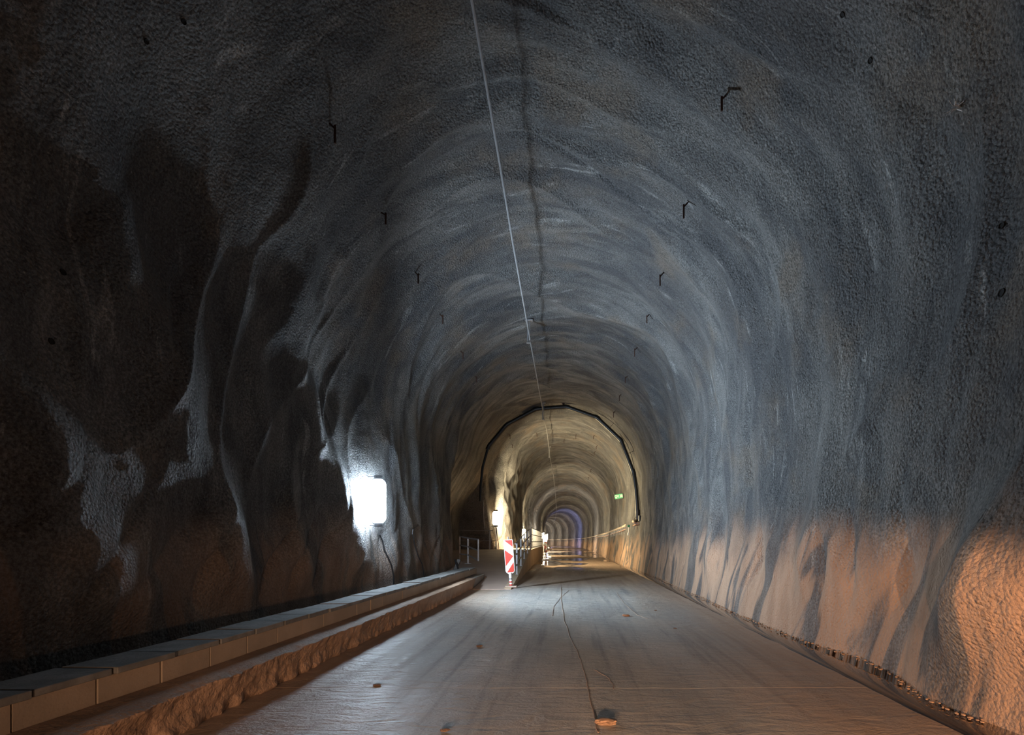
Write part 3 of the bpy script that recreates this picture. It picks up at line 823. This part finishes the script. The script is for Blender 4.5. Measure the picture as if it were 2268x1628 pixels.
# tuft of white wires
s, y = hit_px(2128, 235); p = surf1(s, y); n = surf_n(s, y)
bm = bmesh.new()
for k in range(16):
    d = Vector((random.uniform(-1, 1), random.uniform(-1, 1), random.uniform(-1, 1))).normalized()
    add_tube(bm, [n*-.01, n*.05+d*.03, n*.05+d*random.uniform(.05, .10)], .0025, 4)
o = from_bm('wire_tuft', bm, M['white'], None); o.location = p; tag(o, 'small tuft of white wires sprouting high on the near right wall', 'wire')

# ------------------------------------------------------------------ loose things on the road
def chunk(px, py, size, label, cat='stone', flat=.35, seed=0):
    y = CH*F/(py-VY); x = (px-VX)/F*y
    bm = bmesh.new(); bmesh.ops.create_icosphere(bm, subdivisions=3, radius=size/2)
    rr = random.Random(seed)
    for v in bm.verts:
        c = v.co.normalized(); d = 1+.35*float(noise(c.x*2+seed, c.y*2, c.z*2))+.12*float(noise(c.x*6+seed, c.y*6, c.z*6))
        v.co = Vector((c.x*size/2*d*1.1, c.y*size/2*d*.8, max(-.01, c.z*size/2*d*flat+size*.08)))
    o = from_bm('stone', bm, M['stone'] if size > .12 else M['mud'], None, True); o.location = (x, y, .008); tag(o, label, cat)
chunk(1341, 1604, .15, 'flat tan stone lying on the road at the bottom edge of the frame', flat=.30, seed=1)
chunk(1386, 1365, .125, 'small tan stone near the first dark road joint beyond the middle', seed=2)
chunk(835, 1520, .07, 'dark thin splinter of stone on the bright left half of the road', flat=.25, seed=3)
chunk(1062, 1433, .08, 'small pale stone on the left half of the road beside the beacon shadow', seed=4)
chunk(1495, 1393, .05, 'tiny dark pebble on the right half of the road', seed=5)
chunk(985, 1621, .06, 'tiny orange pebble at the bottom left of the road', seed=6)
chunk(1452, 1353, .05, 'tiny dark pebble near the right edge of the road', seed=8)
# cracks filled with raised sealant
def seam(pix, r, nm='crack_ridge'):
    pts = []
    P0 = []
    for i in range(len(pix)-1):
        for t in np.linspace(0, 1, 7)[:-1]:
            P0.append((pix[i][0]*(1-t)+pix[i+1][0]*t, pix[i][1]*(1-t)+pix[i+1][1]*t))
    for px, py in P0:
        y = CH*F/(py-VY); x = (px-VX)/F*y; x += random.uniform(-.008, .008)
        pts.append((x, y, .006+.01*float(noise(x*.7, y*.7, 1.))))
    bm = bmesh.new(); add_tube(bm, pts, r*.6, 5)
    o = from_bm(nm, bm, M['ledge'], None, True); o.parent = fl
seam([(1243, 1300), (1243, 1325), (1250, 1375), (1262, 1410), (1276, 1440), (1290, 1475), (1300, 1510), (1308, 1550), (1316, 1590), (1324, 1632)], .007)
seam([(1260, 1308), (1240, 1325), (1226, 1345), (1222, 1368)], .006)
seam([(1365, 1312), (1385, 1340), (1412, 1363), (1438, 1373)], .005)
seam([(1317, 1484), (1345, 1500), (1356, 1515), (1361, 1530)], .005)
# rubble at the foot of the right wall
bmR = bmesh.new()
for k in range(300):
    y = 4.2+(k/420.)**1.25*30; x = float(np.interp(y, BASE_Y, BASE_X))-random.uniform(.0, .07)
    r = random.uniform(.006, .02); g0 = bmesh.ops.create_icosphere(bmR, subdivisions=1, radius=r)['verts']
    bmesh.ops.scale(bmR, vec=(random.uniform(.7, 1.5), random.uniform(.7, 1.6), .7), verts=g0)
    bmesh.ops.translate(bmR, vec=(x, y, -.065+random.uniform(0, .02)), verts=g0)
o = from_bm('rubble', bmR, M['stone'], None, True); tag(o, 'crumbs of rubble along the foot of the right wall in the ditch', 'rubble'); o['kind'] = 'stuff'

# ------------------------------------------------------------------ unseen vehicle headlamps behind the camera: warm, low, under an added visor
e = empty('unseen_headlamps', (-.3, -2.6, .80), 'unseen vehicle headlamps behind the camera, with an added visor cutting off the beams', 'lamp')
box('cutoff_visor', (0, .36, .085), (3.6, .90, .02), M['black'], e)  # unseen plate added above the headlamps to cut off their upward light
box('back_shell', (0, -.12, -.03), (3.6, .02, .25), M['black'], e)
for sx in (-1.2, 1.2): tube('stand', [(sx, -.05, -.10), (sx, -.05, -.80)], .02, M['dark'], e, 8)
for sx in (-.6, .6):
    ld = bpy.data.lights.new('headlamp_beam', 'SPOT'); ld.energy = HEAD_POWER/2; ld.color = ORANGE; ld.shadow_soft_size = .02; ld.spot_size = math.radians(125); ld.spot_blend = 1
    lo = bpy.data.objects.new('headlamp_beam', ld); COL.objects.link(lo); lo.parent = e; lo.location = (sx, 0, 0)
    lo.rotation_euler = (math.radians(86), 0, math.radians(-30))
